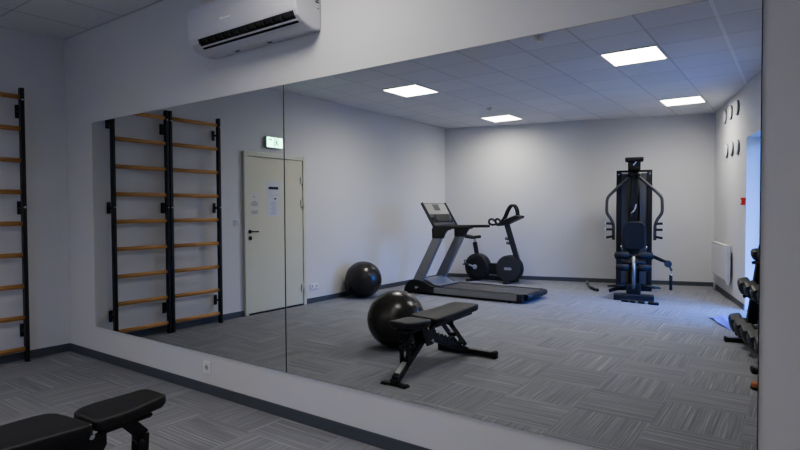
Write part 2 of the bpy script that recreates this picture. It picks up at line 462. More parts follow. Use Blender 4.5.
# smoke detectors
def detector(x, y, r, label):
    bm = new(); lathe(bm, [(r, 0), (r, -.012), (r*.86, -.022), (r*.8, -.040), (r*.45, -.050), (0, -.052)], (x, y, H), 'z', 28)
    tag(centre(obj('smoke_detector', bm, WHITE, smooth=False)), label, 'smoke detector')
detector(3.79, -2.65, .055, 'round white smoke detector on the ceiling near the mirror')
detector(1.73, -5.70, .04, 'small round white sensor on the ceiling near the back light')

# ------------------------------------------------------------------ climbing bars on the left wall
def wall_bars(Y0, Y1, label):
    t = thing('wall_bars', label, 'wall bars', (.1, -(Y0+Y1)/2, 0), group='climbing bar units on the left wall')
    hw = .016
    for Y in (Y0+hw, Y1-hw):
        bm = new(); box(bm, (.078, -Y-hw, 0), (.128, -Y+hw, 2.46), .003); u = obj('upright', bm, BLACKM, t)
        for z in (2.262, 1.39, .272):
            bm = new(); box(bm, (.001, -Y-.020, z-.06), (.012, -Y+.020, z+.06), .006); cyl(bm, (.01, -Y, z), (.08, -Y, z), .012, 10)
            cyl(bm, (.012, -Y, z+.035), (.022, -Y, z+.035), .009, 8); cyl(bm, (.012, -Y, z-.035), (.022, -Y, z-.035), .009, 8)
            obj('wall_bracket', bm, BLACKM, u)
        for z in (2.395, 1.395):
            bm = new(); lathe(bm, [(.011, 0), (.011, .004), (.005, .008), (0, .008)], (.1275, -Y, z-.04 if z > 2 else z), 'x', 14); obj('bolt', bm, CHROME, u, label='bright bolt head')
    for i in range(9):
        z = .118+.2826*i
        bm = new(); ring = [(.103+.015*math.cos(2*PI*k/14), z+.021*math.sin(2*PI*k/14)) for k in range(14)]
        A = [bm.verts.new((x, -Y0-.03, zz)) for x, zz in ring]; B = [bm.verts.new((x, -Y1+.03, zz)) for x, zz in ring]
        for k in range(14):
            f = bm.faces.new((A[k], A[(k+1) % 14], B[(k+1) % 14], B[k])); f.smooth = True
        bm.faces.new(A); bm.faces.new(list(reversed(B)))
        obj('rung', bm, WOOD, t, label='wooden rung')
wall_bars(.392, 1.018, 'black steel climbing bars with wooden rungs, unit nearest the mirror')
wall_bars(1.030, 1.694, 'black steel climbing bars with wooden rungs, unit nearest the cream door')

# ------------------------------------------------------------------ air conditioner
ax0, ax1, aD = 2.40, 3.455, .215
t = thing('air_conditioner', 'white wall-mounted air conditioner above the mirror with open louver', 'air conditioner', ((ax0+ax1)/2, 0, 2.44))
prof = [(-.001, 2.437), (-.075, 2.433), (-.130, 2.445), (-.165, 2.462), (-.190, 2.486), (-.206, 2.520), (-.214, 2.57), (-.216, 2.65), (-.207, 2.725), (-.185, 2.745), (-.001, 2.747)]
def acn(bm, x0, x1, pr, mi=0): prism(bm, pr, x0, x1, 'x', mi)
bm = new(); prism(bm, prof, ax0, ax1, 'x', 0, bev=.012)
obj('housing', bm, ACW, t)
# side cheek panel on the right (thin plate)
# air outlet: a dark recessed band following the lower front curve, louver in between
def band(bm, i0, i1, xa, xb, off, mi=0):
    """strip lying 'off' proud of the housing between profile parameters"""
    pr = prof
    def at(s):
        k = min(int(s), len(pr)-2); f = s-k
        y, z = pr[k][0]*(1-f)+pr[k+1][0]*f, pr[k][1]*(1-f)+pr[k+1][1]*f
        ty, tz = pr[k+1][0]-pr[k][0], pr[k+1][1]-pr[k][1]; L = math.hypot(ty, tz)
        return y-tz/L*off, z+ty/L*off, (-tz/L, ty/L)
    n = 8; top = []; bot = []
    for j in range(n+1):
        y, z, nn = at(i0+(i1-i0)*j/n); top.append((y, z)); bot.append((y-nn[0]*(abs(off)+.004), z-nn[1]*(abs(off)+.004)))
    prism(bm, top+list(reversed(bot)), xa, xb, 'x', mi)
bm = new(); band(bm, 2.62, 4.75, ax0+.105, ax1-.03, .0015); obj('air_outlet', bm, GLOSSB, t, label='dark open air outlet slot')
for k in range(11):
    bm = new(); x = ax0+.12+k*.08; box(bm, (x, -.205, 2.478), (x+.004, -.172, 2.505), 0)
    obj('vane', bm, BLACKP, t)
bm = new(); band(bm, 3.10, 3.42, ax0+.10, ax1-.025, .006); obj('louver', bm, ACW, t, label='white louver flap')
bm = new(); box(bm, (ax0+.36, -.2165, 2.588), (ax0+.47, -.2125, 2.597), .001); box(bm, (ax0+.36, -.2165, 2.599), (ax0+.395, -.2125, 2.603), .001); obj('badge', bm, pbr('pale_silver_print', (.95, .95, .97), .3), t, label='small silver badge')
for z, y0, y1, hh in ((2.625, -.05, -.02, .008), (2.612, -.06, -.02, .005), (2.600, -.05, -.02, .008), (2.565, -.03, -.02, .006)):
    bm = new(); box(bm, (ax1-.001, y0, z-hh/2), (ax1+.001, y1, z+hh/2)); obj('rating_print', bm, INK, t, label='small dark print on the end panel')
for x in (ax0+.30, ax0+.62):
    bm = new(); box(bm, (x, -.052, 2.4315), (x+.04, -.035, 2.4375), .002); obj('cover_clip', bm, DGREY, t)

# ------------------------------------------------------------------ sockets, switch, exit sign, notices on the walls
def plate_front(x, z):                                   # socket on the mirror wall
    t = thing('power_socket', 'white power socket on the mirror wall above the skirting', 'socket', (x, -.001, z-.045))
    bm = new(); box(bm, (x-.042, -.013, z-.045), (x+.042, -.001, z+.045), .005); obj('cover_plate', bm, WHITE, t)
    bm = new(); lathe(bm, [(.021, -.0135), (.020, -.0142), (.017, -.0135), (0, -.0132)], (x, 0, z), 'y', 24); obj('socket_well', bm, LSILVER, t)
    bm = new(); 
    for dx in (-.008, .008): cyl(bm, (x+dx, -.0138, z), (x+dx, -.0145, z), .003, 8)
    obj('pin_hole', bm, INK, t)
plate_front(2.274, .197)
t = thing('power_socket', 'white double power socket on the left wall beside the cream door', 'socket', (.001, -3.385, .2))
bm = new(); box(bm, (.001, -3.475, .200), (.013, -3.300, .285), .005); obj('cover_plate', bm, WHITE, t)
for y in (-3.345, -3.43):
    bm = new(); lathe(bm, [(.021, .0135), (.020, .0142), (.017, .0135), (0, .0132)], (0, y, .242), 'x', 24); obj('socket_well', bm, LSILVER, t)
t = thing('light_switch', 'white light switch on the left wall between climbing bars and door', 'switch', (.001, -2.01, 1.165))
bm = new(); box(bm, (.001, -2.052, 1.165), (.011, -1.968, 1.250), .004); obj('cover_plate', bm, WHITE, t)
bm = new(); box(bm, (.010, -2.040, 1.178), (.0155, -1.980, 1.238), .003); obj('rocker', bm, ACW, t)

t = thing('exit_sign', 'lit green and white emergency exit sign above the cream door', 'exit sign', (.001, -2.625, 2.19))
bm = new(); box(bm, (.001, -2.755, 2.195), (.055, -2.470, 2.340), .008); obj('housing', bm, LSILVER, t)
bm = new(); box(bm, (.052, -2.748, 2.202), (.0585, -2.477, 2.333), .003); obj('light_panel', bm, EXITW, t)
bm = new()
gx = (.0580, .0605)
# doorway block, running figure and arrow in green
box(bm, (gx[0], -2.605, 2.215), (gx[1], -2.595, 2.322)); box(bm, (gx[0], -2.670, 2.314), (gx[1], -2.595, 2.322)); box(bm, (gx[0], -2.670, 2.215), (gx[1], -2.660, 2.322))
obj('doorway_mark', bm, EXITG, t, label='green doorway mark'); bm = new()
lathe(bm, [(.010, gx[0]), (.010, gx[1])], (0, -2.628, 2.297), 'x', 16)
def limb(a, b, w=.011): bar(bm, (.0592, a[0], a[1]), (.0592, b[0], b[1]), w, .0024, up=(1, 0, 0), bev=0)
limb((-2.632, 2.290), (-2.640, 2.255), .026); limb((-2.640, 2.256), (-2.620, 2.238)); limb((-2.620, 2.238), (-2.615, 2.218)); limb((-2.641, 2.256), (-2.656, 2.238)); limb((-2.656, 2.238), (-2.672, 2.236))
limb((-2.634, 2.284), (-2.615, 2.272), .008); limb((-2.634, 2.284), (-2.652, 2.274), .008)
obj('running_figure', bm, EXITG, t, label='green running figure'); bm = new()
limb((-2.490, 2.300), (-2.538, 2.300), .012)
prism(bm, [(-2.535, 2.322), (-2.535, 2.278), (-2.562, 2.300)], gx[0], gx[1], 'x')
obj('arrow', bm, EXITG, t, label='green arrow')

t = thing('notice', 'upper right notice on the cream door with a black heading bar', 'notice', (.031, -2.62, 1.28))
bm = new(); box(bm, (.0302, -2.715, 1.275), (.0315, -2.475, 1.750)); obj('sheet', bm, PAPER, t)
bm = new(); box(bm, (.0312, -2.685, 1.640), (.0322, -2.515, 1.675)); obj('heading', bm, INK, t, label='dark heading bar')
for i in range(9):
    z = 1.47-i*.020; w = .055 if i % 3 else .035; bm = new(); box(bm, (.0312, -2.60-w, z-.004), (.0320, -2.60+w, z+.004)); obj('text_line', bm, INKB, t)
bm = new(); box(bm, (.0312, -2.705, 1.560), (.0320, -2.535, 1.566)); obj('divider_line', bm, INKB, t)
bm = new(); box(bm, (.0312, -2.645, 1.505), (.0321, -2.612, 1.525)); obj('emblem', bm, INK, t)
t = thing('notice', 'lower left notice on the cream door with grey print', 'notice', (.031, -2.31, 1.3))
bm = new(); box(bm, (.0302, -2.36, 1.300), (.0315, -2.185, 1.590)); obj('sheet', bm, PAPERC, t)
for z, w in ((1.475, .03), (1.455, .055), (1.440, .06), (1.420, .045), (1.352, .055), (1.335, .06), (1.320, .05)):
    bm = new(); box(bm, (.0312, -2.275-w, z-.005), (.0320, -2.275+w, z+.005)); obj('text_line', bm, INKG, t)
bm = new(); lathe(bm, [(.012, .0312), (.012, .032)], (0, -2.27, 1.535), 'x', 14); obj('emblem', bm, INKG, t)

# ------------------------------------------------------------------ exercise balls
def ball(x, y, r, label):
    bm = new(); bmesh.ops.create_uvsphere(bm, u_segments=48, v_segments=32, radius=r, matrix=Matrix.Translation((x, y, r-.004)) @ Matrix.Diagonal((1, 1, .985, 1)))
    for v in bm.verts:
        if v.co.z < .002: v.co.z = .002
        d = math.hypot(v.co.x-x, v.co.y-y); a = (v.co.z-r)/r
        k = 1+.0025*math.cos(a*60) if abs(a) < .75 else 1
        v.co.x = x+(v.co.x-x)*k; v.co.y = y+(v.co.y-y)*k
    t = thing('exercise_ball', label, 'exercise ball', (x, y, 0), group='anthracite exercise balls')
    obj('ball_skin', bm, BALL, t, smooth=True)
    bm = new(); lathe(bm, [(.014, 0), (.014, -.004), (.006, -.006), (0, -.006)], (0, 0, 0), 'y', 16)
    o = obj('valve_plug', bm, DGREY, t, world=False); o.location = (0, -r*.985, r)
ball(.330, -4.17, .285, 'dark grey exercise ball resting against the left wall')
ball(2.60, -1.93, .285, 'dark grey exercise ball standing beside the weight bench')

# ------------------------------------------------------------------ adjustable weight bench
cx = 3.30
t = thing('weight_bench', 'black adjustable weight bench standing in front of the mirror', 'bench', (cx, -1.5, 0))
fr, re = .094, .124
out = [(cx-fr, -1.02), (cx-fr+.018, -1.0), (cx+fr-.018, -1.0), (cx+fr, -1.02)] + [(cx+fr+(re-fr)*k, -1.02-.18*k) for k in (.33, .66, 1)] + [(cx+re, -1.25), (cx+re-.012, -1.305), (cx+re-.04, -1.335), (cx-re+.03, -1.338), (cx-re+.004, -1.31), (cx-re-.006, -1.25)] + [(cx-fr-(re-fr)*k, -1.02-.18*k) for k in (1, .66, .33)]
def dens(pts, m=3):
    o = []
    for i, p in enumerate(pts):
        q = pts[(i+1) % len(pts)]
        for j in range(m): o.append((p[0]+(q[0]-p[0])*j/m, p[1]+(q[1]-p[1])*j/m))
    return o
bm = new(); pad(bm, dens(out), .420, .052, lambda x, y: .06*(y+1.16), .010); obj('seat_pad', bm, VINYL, t)
w = .136
out = [(cx-.135, -1.385), (cx+.10, -1.352), (cx+.128, -1.362), (cx+w, -1.40), (cx+w, -1.7), (cx+w, -2.05), (cx+w-.012, -2.09), (cx+w-.03, -2.10), (cx-w+.03, -2.10), (cx-w+.012, -2.09), (cx-w, -2.05), (cx-w-.01, -1.7), (cx-w-.035, -1.45), (cx-w-.025, -1.405)]
bm = new(); pad(bm, dens(out, 4), .410, .052, lambda x, y: .028*(-y-1.34), .010); obj('back_pad', bm, VINYL, t)
bm = new(); bar(bm, (cx, -1.05, .392), (cx, -1.38, .378), .07, .03); bar(bm, (cx-.055, -1.06, .400), (cx-.055, -1.30, .388), .02, .014); bar(bm, (cx+.055, -1.06, .400), (cx+.055, -1.30, .388), .02, .014)
obj('seat_bracket', bm, BLACKM, t)
bm = new()
for s in (-1, 1): bar(bm, (cx+s*.07, -1.36, .388), (cx+s*.07, -2.04, .406), .035, .028)
bar(bm, (cx-.08, -1.95, .402), (cx+.08, -1.95, .402), .03, .02)
obj('back_frame', bm, BLACKM, t)
bm = new()
for s in (-1, 1): prism(bm, [(-1.27, .405), (-1.41, .405), (-1.47, .33), (-1.42, .235), (-1.33, .235), (-1.27, .33)], cx+s*.052-.005, cx+s*.052+.005, 'x')
hb = obj('hinge_bracket', bm, BLACKM, t)
for s in (-1, 1):
    for y, z in ((-1.335, .385), (-1.325, .405), (-1.40, .27)):
        bm = new(); lathe(bm, [(.015, 0), (.015, s*.008), (.009, s*.013), (0, s*.013)], (cx+s*.057, y, z), 'x', 14); obj('bolt', bm, CHROME, hb, label='chrome bolt')
bm = new(); bar(bm, (cx, -.965, .042), (cx, -1.42, .345), .066, .05, bev=.006); obj('front_leg', bm, BLACKM, t)
bm = new(); bar(bm, (cx, -.985, .0865), (cx, -1.085, .1525), .046, .006, bev=.001); obj('info_plate', bm, STICKER, t, label='pale printed plate on the front leg')
bm = new(); bar(bm, (cx-.115, -.955, .012), (cx+.115, -.955, .012), .055, .018, bev=.005); box(bm, (cx-.035, -.990, .018), (cx+.035, -.935, .05), .005); ff = obj('front_foot', bm, BLACKM, t)
for s in (-1, 1):
    bm = new(); box(bm, (cx+s*.09-.03, -.987, .0), (cx+s*.09+.03, -.923, .012), .004); obj('rubber_pad', bm, RUBBER, ff)
bm = new()
for s in (-1, 1):
    bar(bm, (cx+s*.032, -1.165, .395), (cx+s*.032, -1.085, .305), .012, .05, up=(0, 1, 0), bev=.002); bar(bm, (cx+s*.032, -1.085, .31), (cx+s*.032, -1.095, .14), .012, .045, up=(0, 1, 0), bev=.002)
box(bm, (cx-.03, -1.11, .28), (cx+.03, -1.065, .295))
obj('seat_prop', bm, BLACKM, t)
bm = new(); bar(bm, (cx, -1.12, .285), (cx+.045, -1.12, .285), .012, .012); lathe(bm, [(.004, .03), (.016, .045), (.018, .065), (.010, .075), (0, .076)], (cx, -1.12, .285), 'x', 14); obj('pop_pin', bm, BLACKP, t)
# toothed spine
a, b = Vector((cx, -1.40, .30)), Vector((cx, -2.075, .045))
bm = new(); bar(bm, a, b, .05, .05, bev=.005); obj('spine', bm, BLACKM, t)
bm = new(); dv = (b-a).normalized(); up = Vector((0, -dv.z, dv.y)); up = up if up.z > 0 else -up
for s in (-1, 1):
    pr = []
    L = .50; n = 8
    pts = [(a+dv*.06)]
    base = a+dv*.06
    P = [(0, .01)]
    for i in range(n):
        u0 = i*L/n
        P += [(u0, .028), (u0+L/n*.25, .060), (u0+L/n*.50, .056), (u0+L/n*.58, .030)]
    P += [(L, .028), (L, .01)]
    prof2 = []
    for u_, h_ in P:
        q = base+dv*u_+up*h_; prof2.append((q.y, q.z))
    prism(bm, prof2, cx+s*.026-.004, cx+s*.026+.004, 'x')
obj('toothed_rail', bm, BLACKM, t)
bm = new()
for s in (-1, 1):
    bar(bm, (cx+s*.045, -1.66, .385), (cx+s*.045, -1.76, .345), .008, .05, up=(0, 1, 0), bev=.002)
    bar(bm, (cx+s*.045, -1.70, .375), (cx+s*.045, -1.985, .115), .008, .046, up=(0, 1, .8), bev=.002)
box(bm, (cx-.045, -1.86, .225), (cx+.045, -1.82, .25), .003); cyl(bm, (cx-.06, -1.975, .125), (cx+.06, -1.975, .125), .010, 12)
obj('back_support', bm, BLACKM, t)
bm = new(); bar(bm, (cx-.275, -2.10, .034), (cx+.275, -2.10, .034), .055, .05, bev=.008); rf = obj('rear_foot', bm, BLACKM, t)
for s in (-1, 1):
    bm = new(); box(bm, (cx+s*.283-.024, -2.134, .0), (cx+s*.283+.024, -2.066, .066), .012); obj('end_cap', bm, RUBBER, rf)
bm = new()
for s in (-1, 1): cyl(bm, (cx+s*.02, -2.066, .036), (cx+s*.02, -2.055, .036), .011, 12)
obj('bolt', bm, CHROME, t)

# ------------------------------------------------------------------ treadmill (front end at the left wall, runs along x)
yn, yf = -4.93, -5.72
t = thing('treadmill', 'silver and black treadmill standing along the left wall corner', 'treadmill', (1.6, (yn+yf)/2, 0))
bm = new(); prism(bm, [(.56, .02), (.56, .07), (.60, .15), (.68, .215), (.80, .235), (.95, .205), (1.08, .145), (1.16, .135), (1.16, .02)], yn-.0, yf, 'y', 0, bev=.012)
mh = obj('motor_hood', bm, BLACKP, t)
bm = new(); lathe(bm, [(.022, 0), (.022, .004), (.0, .004)], (.80, yn+.001, .10), 'y', 20); box(bm, (.815, yn, .105), (.845, yn+.003, .118)); obj('badge', bm, LSILVER, mh, label='small silver badge')
bm = new(); prism(bm, [(.85, .228), (.97, .203), (1.09, .147), (1.20, .142), (1.20, .15), (1.09, .157), (.97, .215), (.85, .238)], yn-.10, yf+.10, 'y'); obj('hood_cover', bm, SILVER, mh)
for y0, y1 in ((yn-.075, yn), (yf, yf+.075)):
    bm = new(); box(bm, (1.13, y0, .035), (2.55, y1, .128), .006); rl = obj('side_rail', bm, SILVER, t, label='silver grey side rail')
    bm = new(); box(bm, (1.14, y0+.006, .133), (2.55, y1-.006, .136), .003); obj('foot_tread', bm, RUBBER, rl)
    bm = new(); box(bm, (2.535, y0-.003, .02), (2.635, y1+.003, .142), .012); obj('rail_end_cap', bm, BLACKP, rl)
    bm = new(); box(bm, (1.3, y0+.01, .012), (2.45, y1-.01, .036)); obj('under_frame', bm, BLACKP, rl)
bm = new(); box(bm, (1.10, yf+.075, .095), (2.62, yn-.075, .126), .010); obj('running_belt', bm, BELT, t)
bm = new(); cyl(bm, (2.65, yf-.015, .088), (2.65, yn-.085, .088), .046, 20, bev=.004); obj('rear_roller', bm, BLACKP, t)
for y in (yn-.02, yf+.02):
    bm = new(); cyl(bm, (.66, y-.02, .035), (.66, y+.02, .035), .034, 18, bev=.004); obj('transport_wheel', bm, RUBBER, t)
    bm = new(); cyl(bm, (2.42, y, .0), (2.42, y, .04), .022, 14); obj('foot', bm, RUBBER, t)
for y in (yn-.045, yf+.045):
    bm = new()
    prism(bm, [(.685, .14), (.875, .14), (1.285, .93), (1.120, .93)], y-.035, y+.035, 'y', 0, bev=.010)
    up_ = obj('upright', bm, SILVER, t, label='sloping silver grey upright')
    bm = new(); prism(bm, [(1.106, .905), (1.285, .905), (1.32, .985), (1.36, 1.03), (1.42, 1.045), (1.42, 1.10), (1.12, 1.10), (1.10, 1.04)], y-.040, y+.040, 'y', 0, bev=.008)
    obj('shoulder_joint', bm, BLACKP, up_)
    bm = new(); tube(bm, curve([(1.14, y, 1.075), (1.35, y, 1.080), (1.55, y, 1.085), (1.74, y, 1.088)], 4), [.024]*12+[.022], 14); obj('handrail', bm, RUBBER, t)
bm = new(); box(bm, (1.12, yf+.05, 1.045), (1.20, yn-.05, 1.095), .015); obj('cross_bar', bm, BLACKP, t)
# console: a tilted panel, framed, screen above, keypad and two cup holders below
e1 = Vector((1.125-.895, 0, 1.10-1.47)); Lc = e1.length; e1.normalize(); nn = Vector((-e1.z, 0, e1.x)); nn = nn if nn.x > 0 else -nn
O = Vector((.895, (yn+yf)/2, 1.47))
def cpt(s, y, h): return O+e1*s+Vector((0, y, 0))+nn*h
def cbox(bm, s0, s1, y0, y1, h0, h1):
    vs = [bm.verts.new(cpt(s, y, h)) for s in (s0, s1) for y in (y0, y1) for h in (h0, h1)]
    idx = ((0, 1, 3, 2), (4, 6, 7, 5), (0, 4, 5, 1), (2, 3, 7, 6), (0, 2, 6, 4), (1, 5, 7, 3))
    fs = [bm.faces.new([vs[i] for i in q]) for q in idx]
    es = list({e for f in fs for e in f.edges}); bmesh.ops.bevel(bm, geom=es, offset=min(.006, abs(h1-h0)*.3), segments=2, affect='EDGES')
hw = .355
bm = new(); cbox(bm, 0, Lc, -hw, hw, -.035, 0); con = obj('console', bm, DGREY, t)
bm = new(); cbox(bm, .018, .215, -hw+.045, hw-.03, -.002, .004); obj('screen', bm, SCREEN, con, label='display glass coloured with its pale reflection')
bm = new(); cbox(bm, .03, .15, -.09, .09, .003, .006); obj('display_window', bm, DGREY, con)
bm = new(); cbox(bm, .235, .36, -hw+.13, hw-.16, -.002, .010); obj('keypad', bm, BLACKP, con)
for s in (-1, 1):
    bm = new(); cbox(bm, .27, .37, s*(hw-.095)-.05, s*(hw-.095)+.05, -.002, .006); obj('cup_holder', bm, GLOSSB, con)
    bm = new(); cbox(bm, -.004, Lc+.01, s*(hw-.004)-.010, s*(hw-.004)+.010, -.030, .020); obj('console_edge', bm, DGREY, con)

# ------------------------------------------------------------------ exercise bike (parallel to x)
by = -7.0
t = thing('exercise_bike', 'black upright exercise bike with two round housings by the back wall', 'exercise bike', (1.15, by, 0))
def drum(x, z, r, hw, name, mat):
    bm = new(); lathe(bm, [(r*.70, -hw), (r*.93, -hw+.004), (r, -hw+.03), (r, hw-.03), (r*.93, hw-.004), (r*.70, hw)], (x, by, z), 'y', 40); return obj(name, bm, mat, t)
dc = drum(.835, .265, .255, .085, 'crank_housing', BLACKP)
df = drum(1.495, .268, .245, .095, 'flywheel_housing', BLACKP)
bm = new(); prism(bm, [(.90, .09), (1.08, .14), (1.25, .14), (1.4, .09), (1.4, .38), (1.22, .345), (1.05, .345), (.9, .39)], by-.06, by+.06, 'y', 0, bev=.012); obj('body_beam', bm, BLACKP, t)
bm = new(); lathe(bm, [(.235, 0), (.238, .004), (.225, .006)], (1.495, by+.093, .268), 'y', 40); obj('rim_ring', bm, DGREY, df)
bm = new(); prism(bm, rrect(.15, .05, .022, 5, 1.495, .268), by+.0945, by+.100, 'y'); obj('emblem', bm, LSILVER, df, label='oval silver emblem')
bm = new(); box(bm, (.70, by-.24, 0), (.79, by+.24, .045), .012); obj('rear_foot', bm, BLACKP, t)
bm = new(); box(bm, (1.47, by-.26, 0), (1.56, by+.26, .045), .012); obj('front_foot', bm, BLACKP, t)
bm = new(); box(bm, (.74, by-.04, .03), (1.53, by+.04, .11), .01); obj('floor_beam', bm, BLACKP, t)
for s in (1, -1):
    bm = new(); c0 = Vector((.815, by+s*.088, .268)); dx = -s*.150
    cyl(bm, c0, c0+Vector((0, s*.022, 0)), .046, 20, bev=.004)
    bar(bm, c0+Vector((0, s*.022, 0)), c0+Vector((dx, s*.03, s*.05)), .03, .022, up=(0, 1, 0), bev=.005)
    cr = obj('crank', bm, LSILVER, t, label='silver crank arm')
    bm = new(); p0 = c0+Vector((dx, s*.04, s*.05)); box(bm, p0+Vector((-.05, min(0, s*.09), -.012)), p0+Vector((.05, max(0, s*.09), .012)), .006)
    tube(bm, curve([p0+Vector((-.04, s*.01, .01)), p0+Vector((-.045, s*.03, .06)), p0+Vector((.0, s*.05, .075)), p0+Vector((.045, s*.06, .05))]), .008, 8); obj('pedal', bm, RUBBER, cr)
bm = new(); bar(bm, (.83, by, .40), (.765, by, .735), .06, .075, up=(1, 0, 0), bev=.012); obj('seat_post', bm, BLACKP, t)
bm = new(); bar(bm, (.775, by, .68), (.758, by, .80), .035, .04, up=(1, 0, 0), bev=.006); obj('post_insert', bm, LSILVER, t)
out = [(.565, -.085), (.555, 0), (.565, .085), (.62, .105), (.68, .085), (.75, .05), (.84, .03), (.885, .022), (.90, 0), (.885, -.022), (.84, -.03), (.75, -.05), (.68, -.085), (.62, -.105)]
bm = new(); pad(bm, dens([(x, y+by) for x, y in reversed(out)], 2), .795, .055, lambda x, y: .03*abs(x-.72)/.17 if x < .72 else .02*(x-.72)/.17, .018); obj('saddle', bm, VINYL, t)
bm = new(); bar(bm, (1.645, by, .42), (1.43, by, 1.09), .06, .095, up=(1, 0, 0), bev=.012); obj('front_column', bm, DGREY, t, label='dark grey steering column')
for z, x in ((.80, 1.50), (.72, 1.525)):
    bm = new(); tube(bm, curve([(x, by-.07, z), (x-.06, by-.07, z+.01), (x-.075, by-.02, z+.03), (x-.075, by+.03, z+.03), (x-.06, by+.07, z+.01), (x, by+.07, z)]), .011, 8); obj('bottle_cage', bm, BLACKM, t)
bm = new(); prism(bm, [(1.25, 1.07), (1.30, 1.05), (1.46, 1.085), (1.72, 1.20), (1.73, 1.235), (1.66, 1.25), (1.40, 1.15)], by-.13, by+.13, 'y', 0, bev=.014); cs = obj('console', bm, BLACKP, t)
bm = new(); bar(bm, (1.42, by, 1.168), (1.64, by, 1.256), .19, .006, up=(0, 0, 1), bev=.002); obj('screen', bm, SCREEN, cs)
for s in (1, -1):
    bm = new(); tube(bm, curve([(1.30, by+s*.03, 1.10), (1.39, by+s*.035, 1.20), (1.455, by+s*.04, 1.34), (1.515, by+s*.04, 1.42), (1.585, by+s*.04, 1.425), (1.635, by+s*.04, 1.34), (1.65, by+s*.035, 1.22)], 5), .022, 10); obj('handle_loop', bm, RUBBER, t)
    bm = new(); tube(bm, curve([(1.36, by+s*.10, 1.09), (1.28, by+s*.12, 1.085), (1.20, by+s*.14, 1.075), (1.14, by+s*.14, 1.11), (1.145, by+s*.13, 1.165), (1.20, by+s*.12, 1.175), (1.26, by+s*.11, 1.13)], 5), .020, 10); obj('side_grip', bm, RUBBER, t)

# ------------------------------------------------------------------ multi gym (faces the mirror), local coordinates: x along back wall, +y forwards
t = thing('multi_gym', 'black cable multi gym with weight tower and side arms by the back wall', 'multi gym', (3.585, -7.30, 0), math.atan2(-.223, .975))
def g(name, bm, mat, par=None, **k): return obj(name, bm, mat, par or t, world=False, **k)
bm = new(); box(bm, (-.275, -.30, .0), (.275, .10, .06), .008); box(bm, (-.05, .08, .0), (.05, 1.10, .06), .006); g('base_frame', bm, BLACKM)
for s in (-1, 1):
    bm = new(); box(bm, (s*.235-.04, -.05, .05), (s*.235+.04, 0.0, 1.99), .008); g('tower_post', bm, BLACKP)
    bm = new(); box(bm, (min(s*.085, s*.195), -.035, .08), (max(s*.085, s*.195), -.015, 1.95), .003); g('shroud', bm, MESHM, label='dark perforated shroud panel')
    bm = new(); box(bm, (s*.235-.035, -.30, .05), (s*.235+.035, -.04, 1.97), .006); g('side_cover', bm, MESHM)
    for z in (1.93,):
        for x in (s*.235, s*.15):
            bm = new(); lathe(bm, [(.014, 0), (.014, .008), (.008, .012), (0, .012)], (x, .0 if abs(x) > .2 else -.012, z), 'y', 14); g('bolt', bm, CHROME)
bm = new(); box(bm, (-.26, -.32, .06), (.26, -.302, 1.96), .004); g('rear_cover', bm, MESHM)
bm = new(); box(bm, (-.275, -.05, 1.965), (.275, .0, 2.0), .006); g('tower_crossbar', bm, BLACKP)
bm = new(); box(bm, (-.19, -.28, .12), (.19, -.08, 1.05), .004)
for k in range(16): box(bm, (-.192, -.07, .14+k*.056), (.192, -.062, .14+k*.056+.048), .002)
g('weight_stack', bm, DGREY)
bm = new(); box(bm, (-.055, .0, .05), (.055, .09, 2.10), .008); mast = g('mast', bm, BLACKM)
bm = new(); box(bm, (-.095, -.03, 1.99), (.095, .20, 2.14), .015); box(bm, (-.14, -.05, 2.135), (.14, .23, 2.195), .015); hd = g('pulley_head', bm, BLACKP)
bm = new(); bar(bm, (-.02, .232, 2.06), (.03, .232, 2.12), .022, .012, up=(0, 1, 0)); g('head_clip', bm, CHROME, hd)
bm = new(); lathe(bm, [(.045, -.012), (.052, -.012), (.046, 0), (.052, .012), (.045, .012)], (0, .16, 2.06), 'x', 20); g('pulley', bm, DGREY, hd)
for s in (-1, 1):
    bm = new(); tube(bm, curve([(s*.05, .10, 1.90), (s*.20, .13, 1.76), (s*.35, .17, 1.61), (s*.405, .20, 1.53), (s*.415, .22, 1.42), (s*.410, .23, 1.29), (s*.35, .24, 1.19), (s*.315, .245, 1.10), (s*.310, .25, .98), (s*.310, .25, .85)], 5), .024, 12); arm = g('press_arm', bm, DGREY)
    bm = new(); cyl(bm, (s*.09, .09, 1.92), (s*.02, .09, 1.92), .05, 18, bev=.006); g('arm_pivot', bm, BLACKM, arm)
    for z, dz in ((1.115, .004), (1.02, 0), (.905, -.02)):
        bm = new(); cyl(bm, (s*.31, .26, z-.0), (s*.425, .27, z+dz), .019, 12, bev=.004); gr = g('handgrip', bm, RUBBER, arm)
        bm = new(); cyl(bm, (s*.425, .27, z+dz), (s*.442, .272, z+dz), .020, 12, bev=.003); g('grip_end', bm, WHITE, gr)  # white colour stands in for the glint on the chrome grip ends
bm = new(); tube(bm, [(-.02, .11, 1.90), (-.02, .20, 1.28)], .005, 8); tube(bm, curve([(-.02, .2, 1.28), (-.08, .22, 1.15), (-.13, .2, 1.0)]), .006, 8); g('cable', bm, BLACKM)
bm = new(); tube(bm, curve([(-.045, .20, 1.28), (-.01, .21, 1.31), (.02, .21, 1.37), (.03, .21, 1.43)]), .013, 10); g('hook', bm, CHROME)
prof = rrect(.33, .45, .11, 7, 0, .93)
bm = new(); prism(bm, prof, .40, .47, 'y', 0, bev=.018); g('backrest', bm, VINYL)
bm = new(); box(bm, (-.04, .08, .82), (.04, .40, .90), .006); g('backrest_bracket', bm, BLACKM)
for s in (-1, 1):
    bm = new(); tube(bm, [(s*.17, .38, .70), (s*.19, .40, .76)], .012, 8); g('backrest_rod', bm, CHROME)
out = [(x, y+.72) for x, y in rrect(.34, .44, .05, 4)]
bm = new(); pad(bm, out, .50, .065, None, .018); g('seat', bm, VINYL)
